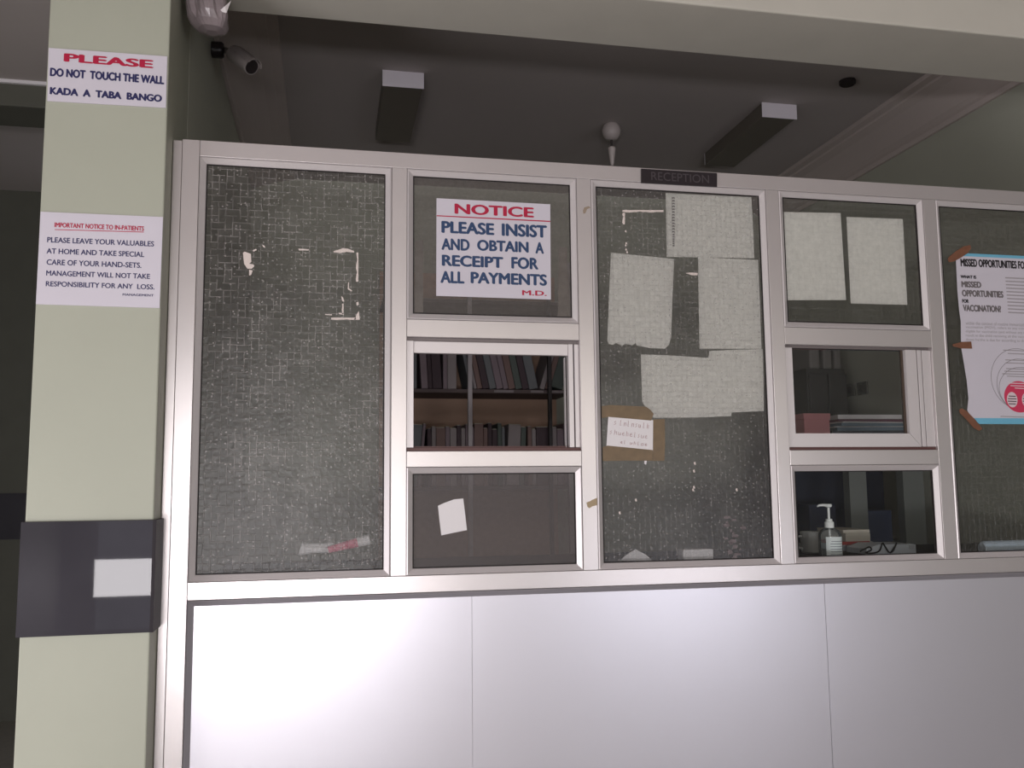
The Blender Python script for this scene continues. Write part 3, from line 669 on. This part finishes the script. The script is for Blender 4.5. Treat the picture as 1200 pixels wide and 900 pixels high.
c0 = at(1014, 652, .30); c1 = at(1071, 638, .30)
ct = thing('card_terminal', 'white desk telephone base with black cord behind the lower right pane', 'telephone', ((c0.x+c1.x)/2, .34, WT+.0005))
ct.name = 'telephone_base'
MB().poly([(c0.x, WT+.001), (c1.x, WT+.001), (c1.x, c1.z), (c1.x-.01, c1.z+.002), (c0.x+.05, c1.z+.004), (c0.x, WT+.02)], .29, .42).build('body', mat('telephone_white', (214, 220, 228), .4), ct)
MB().bbox(c1.x-.028, c1.x-.008, .286, .291, WT+.016, WT+.03, .002).build('button', mat('telephone_grey', (190, 194, 200)), ct)
cord = [at(x, y, .285) for x, y in ((1008, 646), (1014, 643), (1019, 641), (1021, 644.5), (1014, 648), (1024, 648), (1031, 645), (1034, 636.5), (1037, 640), (1043, 649.4), (1049, 640), (1050.6, 636), (1047, 645), (1043.5, 649.6))]
for p_ in cord: p_.z = max(p_.z, WT+.005)
fine = []
for i in range(len(cord)-1):
    for k in range(4):
        u = k/4; p0, p1, p2, p3 = cord[max(i-1, 0)], cord[i], cord[i+1], cord[min(i+2, len(cord)-1)]
        fine.append(.5*((2*p1)+(-p0+p2)*u+(2*p0-5*p1+4*p2-p3)*u*u+(-p0+3*p1-3*p2+p3)*u**3))
MB().tube(fine, .0028, 8).build('cord', mat('black_cord', (24, 24, 30), .5), ct, smooth=True)
# sheets lying loose at the phone
a_ = at(1024, 640, .5)
tag(MB().add([(a_.x-.05, .46, WT+.03), (a_.x+.06, .44, WT+.002), (a_.x+.12, .6, WT+.002), (a_.x-.0, .62, WT+.045), (a_.x-.05, .46, WT+.0285), (a_.x+.06, .44, WT+.0006), (a_.x+.12, .6, WT+.0006), (a_.x-.0, .62, WT+.0435)],
    [(0, 1, 2, 3), (7, 6, 5, 4), (0, 4, 5, 1), (1, 5, 6, 2), (2, 6, 7, 3), (3, 7, 4, 0)]).build('paper_sheet', GRP, org=(a_.x, .5, WT+.001)), 'grey sheet sloping off the bundle beside the telephone', 'paper')

# rolled papers and flat pile behind the left pane
Yr = .10
pts = [at(x, y, Yr) for x, y in ((351, 645), (362, 642.5), (380, 641.5), (400, 640))]
PK = mat('pink_print', (206, 84, 116), .6)
rl = tag(MB().tube([at(352, 643, Yr), at(356, 644, Yr), at(364, 642.5, Yr), at(392, 641.5, Yr)], [.022, .017, .0145, .0145], 16).build('paper_roll', PAPER2, smooth=True), 'plain white paper roll with flared end lying behind the tall left pane', 'paper roll')
r2 = thing('paper_roll', 'white paper roll with a pink printed band, propped on the plain roll', 'paper roll', tuple(at(405, 646, Yr-.024)))
q0, q1 = at(382, 645, Yr-.03), at(433, 632, Yr-.03)
def lerp(u): return q0.lerp(q1, u)
MB().tube([lerp(0), lerp(.04), lerp(.5), lerp(.97), lerp(1)], [.006, .009, .0125, .0155, .015], 18).build('roll', PAPER2, r2, smooth=True)
MB().tube([lerp(.05), lerp(.3), lerp(.72)], [.0096, .0114, .0143], 18).build('pink_band', PK, r2, smooth=True)
a_, b_ = at(356, 660, .12), at(440, 660, .12)
stack(None, a_.x+.01, b_.x, .075, .24, WT+.0005, [(.006, GRP), (.004, DKF), (.005, BEI), (.004, GRP)], 'paper_pile', 'flat papers under the rolls behind the left pane',
      ['grey papers at the bottom of the flat pile behind the left pane', 'dark folder second from the bottom of the flat pile behind the left pane', 'beige papers second from the top of the flat pile behind the left pane', 'grey papers on top of the flat pile under the paper rolls'], .05)
# things leaning behind the tall papered pane
tag(MB().poly(px([(726.7, 657), (733, 651), (744.5, 643.6), (757, 650), (763, 655.6), (763, 657.2)], .058), .058, .064).build('folded_card', PAPER2, org=tuple(at(744, 657, .058))), 'white folded card with a pointed top at the foot of the papered pane', 'card')
pbox('carton', 'small white carton at the foot of the papered pane', 'box', 800.5, 836, 644, .06, .05, PAPER2)
a_, b_ = at(1150, 636, .12), at(1290, 628, .12)
tag(MB().tube([(a_.x, .12, WT+.0258), (a_.x+.01, .12, WT+.0262), (a_.x+.34, .12, WT+.0266)], [.019, .0248, .0252], 18).build('paper_roll', mat('pale_blue_paper', (206, 222, 238), .6, 0, .3, noise=.15, nscale=30), smooth=True, org=(a_.x, .12, WT+.001)), 'pale blue roll lying at the foot of the poster pane', 'paper roll')

# ------------------------------------------------------------------ office furniture
YK = 1.1
kx = [at(x, 560, YK).x for x in (944, 995, 1015, 1058, 1082)]
KZ = at(1000, 511, YK).z
rk = thing('storage_rack', 'grey open rack with a dark back seen through the lower right pane', 'rack', ((kx[0]+kx[4])/2, YK+.2, 0))
KG = mat('rack_grey', (120, 124, 122), .6); KN = mat('rack_navy', (38, 42, 60), .7)
MB().bbox(kx[0]-.005, kx[4], YK-.01, YK+.32, KZ-.03, KZ, .003).build('top', mat('rack_top', (84, 80, 82), .5), rk)
MB().box(kx[1], kx[2], YK, YK+.05, .001, KZ-.031).build('post', KG, rk)
MB().box(kx[3], kx[4], YK, YK+.05, .001, KZ-.031).build('post', KG, rk)
MB().box(kx[0], kx[0]+.04, YK+.319, YK+.35, .001, KZ-.031).build('post', KG, rk)
MB().box(kx[0], kx[4]-.005, YK+.305, YK+.318, .3, KZ-.031).build('back_panel', KN, rk)
MB().box(kx[0], kx[4]-.005, YK+.0505, YK+.304, 1.0, 1.02).build('shelf', KG, rk)
zt_ = at(1030, 598, YK+.1).z
tag(MB().bbox(kx[2]+.02, kx[3]-.012, YK+.08, YK+.3, 1.0205, zt_, .006).build('box_file', mat('blue_box', (62, 72, 104), .6), org=((kx[2]+kx[3])/2, YK+.2, 1.0205)), 'dark blue box standing between the grey posts of the rack', 'box')
tag(MB().bbox(kx[0]+.05, kx[1]-.03, YK+.07, YK+.28, 1.0205, 1.2, .006).build('box_file', mat('navy_box', (44, 48, 70), .6), org=(kx[0], YK+.2, 1.0205)), 'navy box on the rack behind the pump bottle', 'box')
# on top of the rack
pa_, pb_ = at(943, 508, YK+.03), at(972, 484.5, YK+.03)
pk = thing('pink_box', 'dusty pink box on the rack behind the closed hatch', 'box', ((pa_.x+pb_.x)/2, YK+.13, KZ+.0005))
PKB = mat('dusty_pink_card', (206, 138, 142), .7)
MB().bbox(pa_.x, pb_.x, YK+.03, YK+.24, KZ+.001, pb_.z-.006, .003).build('box_body', PKB, pk)
MB().bbox(pa_.x-.003, pb_.x+.003, YK+.027, YK+.243, pb_.z-.028, pb_.z, .002).build('lid', PKB, pk)
a_, b_ = at(984, 500, YK+.05), at(1059, 500, YK+.05)
stack(None, a_.x-.02, b_.x, YK+.03, YK+.3, KZ+.0005, [(.012, GRP), (.014, DKF), (.016, BLP), (.004, PAPER2), (.014, BLP), (.005, PAPER2), (.012, MAR), (.02, PAPER2)], 'folder', 'folders piled on the rack behind the closed hatch',
      ['grey folder at the bottom of the pile on the rack', 'dark folder second from the bottom of the pile on the rack', 'blue folder third from the bottom of the pile on the rack', 'thin white folder in the middle of the pile, under a blue one', 'blue folder above the middle of the pile on the rack', 'thin white folder under the maroon one on the rack', 'maroon folder second from the top of the pile on the rack', 'thick white folder on top of the pile on the rack'], .13)
# sockets on the right-hand wall
for i, (x_, y_) in enumerate(((998, 457), (1012, 455))):
    c_ = atx(x_, y_, OFF_R)
    so = thing('wall_socket', ['dark socket left of a pair on the office wall behind the hatch', 'dark socket right of a pair on the office wall behind the hatch'][i], 'socket', (OFF_R-.001, c_.y, c_.z))
    MB().bbox(OFF_R-.012, OFF_R-.001, c_.y-.045, c_.y+.045, c_.z-.035, c_.z+.035, .003).build('face_plate', mat('socket_grey', (92, 92, 88), .4), so)
    MB().bbox(OFF_R-.016, OFF_R-.0122, c_.y-.016, c_.y+.016, c_.z-.02, c_.z+.02, .001).build('switch', mat('socket_dark', (60, 60, 58), .4), so)
# dark cabinet in the far corner with pale bundles on top
YC = 1.74
ca, cb = at(945, 431, YC).x, at(990, 431, YC).x
CZT = at(965, 432, YC).z
cb = min(cb, OFF_R-.02)
cab = thing('steel_cabinet', 'dark steel cabinet in the office corner behind the hatch', 'cabinet', ((ca+cb)/2, YC+.2, 0))
SC = mat('cabinet_dark', (62, 60, 60), .5)
MB().bbox(ca, cb, YC, YC+.40, .001, CZT, .004).build('body', SC, cab)
for k in (0, 1):
    w_ = (cb-ca)/2
    d_ = MB().bbox(ca+k*w_+.004, ca+(k+1)*w_-.004, YC-.018, YC-.001, .06, CZT-.03, .003).build('door', SC, cab)
    MB().bbox(ca+w_+(k*2-1)*.03-.006, ca+w_+(k*2-1)*.03+.006, YC-.034, YC-.019, 1.0, 1.12, .003).build('handle', mat('cabinet_handle', (110, 108, 106), .3, .8), d_)
labs = ['pale bundle standing left on the dark steel cabinet', 'pale bundle standing in the middle on the dark steel cabinet', 'pale bundle standing right on the dark steel cabinet']
for k, (x0_, x1_) in enumerate(((949, 961), (965, 975), (978, 989))):
    u0, u1 = at(x0_, 420, YC+.02).x, min(at(x1_, 420, YC+.02).x, cb-.003)
    tag(MB().bbox(u0, u1, YC+.02, YC+.3, CZT+.001, CZT+.2-.03*k, .012).build('document_bundle', mat('pale_bundle', (128, 124, 122), .7), org=((u0+u1)/2, YC+.2, CZT+.001)), labs[k], 'bundle', 'bundles on the steel cabinet')

# shelves of files along the back wall, seen through the open hatch
YS = 2.2
SX0, SX1 = .66, 1.71
PX1, PX2 = at(550, 440, YS).x, at(643, 440, YS).x
shz = [at(560, 456, YS).z, at(560, 456, YS).z-.53, at(560, 456, YS).z-1.06, at(560, 456, YS).z+.50]
sv = thing('file_shelving', 'metal shelving full of files behind the open hatch', 'shelving', ((SX0+SX1)/2, YS+.17, 0))
SB = mat('shelf_board_dark', (96, 82, 82), .6); SPO = mat('shelf_post_grey', (190, 182, 186), .5, .1)
for z in shz: MB().bbox(SX0, SX1, YS, YS+.34, z-.022, z, .002).build('shelf_board', SB, sv)
PITCH_ = PX2-PX1
MB().bbox(PX1-.012, PX1+.012, YS-.03, YS-.001, .001, 2.55, .002).build('post', SPO, sv)
MB().bbox(PX2-.010, PX2+.010, YS-.03, YS-.001, .001, 2.55, .002).build('post', mat('shelf_post_dark', (60, 54, 56), .5), sv)
for x in (SX0+.015, SX1-.015): MB().bbox(x-.015, x+.015, YS-.03, YS-.001, .001, 2.55, .002).build('post', SPO, sv)
for x in (576, 590): pass
for xa, xb in ((579, 602), (622, 637), (644, 664)):
    u0, u1 = at(xa, 455, YS-.002).x, at(xb, 455, YS-.002).x
    MB().box(u0, u1, YS-.0025, YS-.0003, shz[0]-.017, shz[0]-.004).build('label_strip', mat('shelf_label', (150, 140, 144), .6), sv)
MB().box(SX0, SX1, YS+.3405, YS+.35, shz[2], 2.55).build('back_panel', mat('shelf_back_brown', (196, 162, 142), .7), sv)
FC = [mat('file_%s' % n_, c_, .7) for n_, c_ in (('grey', (158, 148, 150)), ('mauve', (146, 130, 138)), ('green', (98, 106, 102)), ('dark', (84, 70, 76)), ('slate', (124, 126, 130)), ('brown', (136, 112, 108)))]
CN = ['grey', 'mauve', 'green', 'dark', 'slate', 'brown']
ORD = ['first', 'second', 'third', 'fourth', 'fifth', 'sixth', 'seventh', 'eighth', 'ninth', 'tenth', 'eleventh', 'twelfth', 'thirteenth', 'fourteenth', 'fifteenth', 'sixteenth', 'seventeenth', 'eighteenth', 'nineteenth', 'twentieth',
       'twenty-first', 'twenty-second', 'twenty-third', 'twenty-fourth', 'twenty-fifth', 'twenty-sixth', 'twenty-seventh', 'twenty-eighth', 'twenty-ninth', 'thirtieth']
def book(ci, w_, h_, d_):
    # cover (spine and two boards) round a block of leaves
    mb = MB(); mb.bbox(-w_/2, w_/2, 0, d_, 0, h_, .003)
    return mb
def frow(z, seed, hh, row, xa, xb, segs):
    """files in runs; every run has one lean and touches its neighbours without cutting them"""
    rnd = random.Random(seed); x = xa; out = []
    for lean, x_end in segs:
        if lean < 0: x += hh*1.04*math.sin(-lean)
        while True:
            w_ = rnd.choice((.016, .022, .028, .036, .05, .07)); h_ = hh*rnd.uniform(.93, 1.04); foot = (w_+.002)/math.cos(lean)
            if x+foot > x_end: break
            out.append((x+foot/2, w_, h_, lean, rnd.randrange(6))); x += foot
        if lean > 0: x += hh*1.04*math.sin(lean)
        x += .004
    for k, (xc, w_, h_, lean, ci) in enumerate(out):
        o = thing('file_folder', '%s file, %s from the left on the %s shelf seen through the open hatch' % (CN[ci], ORD[min(k, 29)], row), 'file', (0, 0, 0), 'files on the %s shelf' % row)
        book(ci, w_, h_, .26).build('cover', FC[ci], o)
        MB().box(-w_/2+.003, w_/2-.003, .01, .25, h_+.0005, h_+.004).build('leaves', BEI, o)
        o.location = (xc, YS+.012, z+.0015+abs(math.sin(lean))*w_/2); o.rotation_euler = (0, lean, 0)
frow(shz[0], 3, .32, 'upper', .72, 1.74, ((0, .86), (-.06, .99), (0, PX1-.03), (-.2, PX2-.02), (.3, 1.70)))
frow(shz[1], 5, .33, 'lower', .72, 1.74, ((0, .84), (.09, .93), (0, 1.36), (.05, 1.45), (0, 1.74)))

# ------------------------------------------------------------------ on the ceiling and high on the walls
def fluo(label, x0, x1, y0, y1):
    o = thing('ceiling_light', label, 'ceiling light', ((x0+x1)/2, (y0+y1)/2, CZ-.001), 'box lights on the office ceiling')
    MB().bbox(x0+.004, x1-.004, y0+.004, y1-.004, CZ-.07, CZ-.001, .004).build('diffuser', mat('light_diffuser_off', (112, 106, 98), .5), o)
    for ya, yb, e_ in ((y0, y0+.0038, 0), (y1-.0038, y1, .0042)):
        MB().bbox(x0+e_, x1-e_, ya, yb, CZ-.074+2*e_, CZ-.001, .001).build('end_cap', mat('light_end_cap', (226, 220, 228), .5), o)
fluo('switched-off box light on the office ceiling, above the notice bay', .588, .768, 1.10, 1.75)
fluo('switched-off box light on the office ceiling, near the right-hand cornice', 2.375, 2.555, 1.12, 1.80)
c = (1.75, 1.50, CZ-.001)
fan = thing('pendant_fitting', 'small pale pendant fitting on the office ceiling, over the top rail', 'ceiling fitting', c)
FW = mat('fitting_white', (190, 180, 178), .4)
MB().lathe([(.010, -.082), (.03, -.076), (.044, -.056), (.048, -.034), (.042, -.012), (.03, 0)], c, n=24).build('rose', FW, fan, smooth=True)
MB().lathe([(.006, -.118), (.006, -.0825)], c, n=12).build('stem', mat('fitting_dark', (60, 54, 54), .6), fan)
MB().lathe([(.006, -.215), (.010, -.205), (.017, -.15), (.020, -.125), (.014, -.1185)], c, n=20).build('lamp_holder', FW, fan, smooth=True)
c = at(993, 94, .84); c.z = CZ-.001
jb = tag(MB().lathe([(.03, -.02), (.036, -.014), (.036, 0)], tuple(c), n=20).build('junction_cap', mat('dark_cap', (40, 34, 34), .6), org=tuple(c), smooth=True), 'small dark round cap on the office ceiling by the beam', 'cap')
# security camera on the office's left wall
cy = .76; base = Vector((OW_X+.001, cy, at(259, 59, cy).z))
lens = at(295, 78.5, cy-.12)
cc = thing('security_camera', 'grey bullet security camera on the wall beside the pillar', 'camera', tuple(base))
CG = mat('camera_grey', (158, 149, 148), .4); CD = mat('camera_dark', (48, 43, 44), .3)
MB().lathe([(.030, 0), (.031, .036), (.025, .044), (.014, .046)], tuple(base), axis='X', n=24).build('mount_plate', CD, cc, smooth=True)
back = at(273, 62, cy-.06); bdir = (lens-back).normalized()
MB().tube([base+Vector((.044, 0, 0)), base+Vector((.052, -.002, 0)), back+bdir*.01], [.012, .011, .013], 12).build('arm', CG, cc, smooth=True)
hsg = MB().tube([back, back+bdir*.004, lens-bdir*.004, lens], [.026, .031, .031, .030], 24).build('housing', CG, cc, smooth=True)
MB().tube([lens-bdir*.001, lens+bdir*.0015], [.026, .026], 24).build('lens_face', CD, cc, smooth=True)
sd = Vector((0, 0, 1))
side = bdir.cross(sd).normalized(); upv = side.cross(bdir).normalized()
vs = []
for t_, ln in ((.034, -.10), (.034, .012)):
    for k in range(9):
        a_ = math.radians(20+140*k/8)
        for r in (.033, .036): vs.append(lens+bdir*ln+side*r*math.cos(a_)+upv*r*math.sin(a_))
fs = [(18+2*k, 18+2*k+2, 2*k+2, 2*k) for k in range(8)]+[(2*k+1, 2*k+3, 18+2*k+3, 18+2*k+1) for k in range(8)]+[(2*k, 2*k+2, 2*k+3, 2*k+1) for k in range(8)]+[(18+2*k+1, 18+2*k+3, 18+2*k+2, 18+2*k) for k in range(8)]+[(0, 1, 19, 18), (16, 34, 35, 17)]
m_ = MB(); m_.add(vs, fs); m_.build('sun_shield', CG, cc, smooth=True)
# plastic-wrapped bundle hanging under the beam
c = Vector((at(246, 20, .06).x, .06, 2.829))
hb = thing('wrapped_bundle', 'white plastic-wrapped bundle hanging under the beam beside the pillar', 'bundle', tuple(c))
rnd = random.Random(4); n = 30; vs = []; rings = [(0, .052, -.012), (.03, .058, -.01), (.07, .060, -.006), (.105, .060, 0), (.128, .054, .002), (.145, .040, .006), (.152, .018, .008)]
ph = [rnd.uniform(.86, 1.08) for _ in range(n)]
for h, r, sx in rings:
    for k in range(n):
        a_ = 2*math.pi*k/n; rr = r*(ph[k] if h < .12 else 1)*(1+.05*math.sin(5*a_+h*40)); vs.append((c.x+sx+rr*math.cos(a_), c.y+rr*math.sin(a_), c.z-.001-h-.02*(h/.15)*math.cos(a_)*0))
fs = [(j*n+k, j*n+(k+1) % n, (j+1)*n+(k+1) % n, (j+1)*n+k) for j in range(len(rings)-1) for k in range(n)]+[tuple(range(n)), tuple(range(len(rings)*n-1, (len(rings)-1)*n-1, -1))]
m_ = MB(); m_.add(vs, fs); m_.build('wrapping', mat('plastic_wrap', (150, 138, 142), .22, 0, .6, noise=.15, nscale=30), hb)
kx_ = c+Vector((.045, -.03, -.095))
m_ = MB(); m_.add([kx_+Vector(v) for v in ((-.014, -.012, -.008), (.008, -.016, -.014), (.02, -.01, .03), (.004, -.022, .004), (0, .012, .0))], [(0, 1, 3), (1, 2, 3), (2, 0, 3), (0, 4, 1), (1, 4, 2), (2, 4, 0)])
m_.build('loose_flap', mat('plastic_flap', (236, 230, 232), .25), hb)

for o in bpy.data.objects:
    if '_o' in o.keys(): del o['_o']
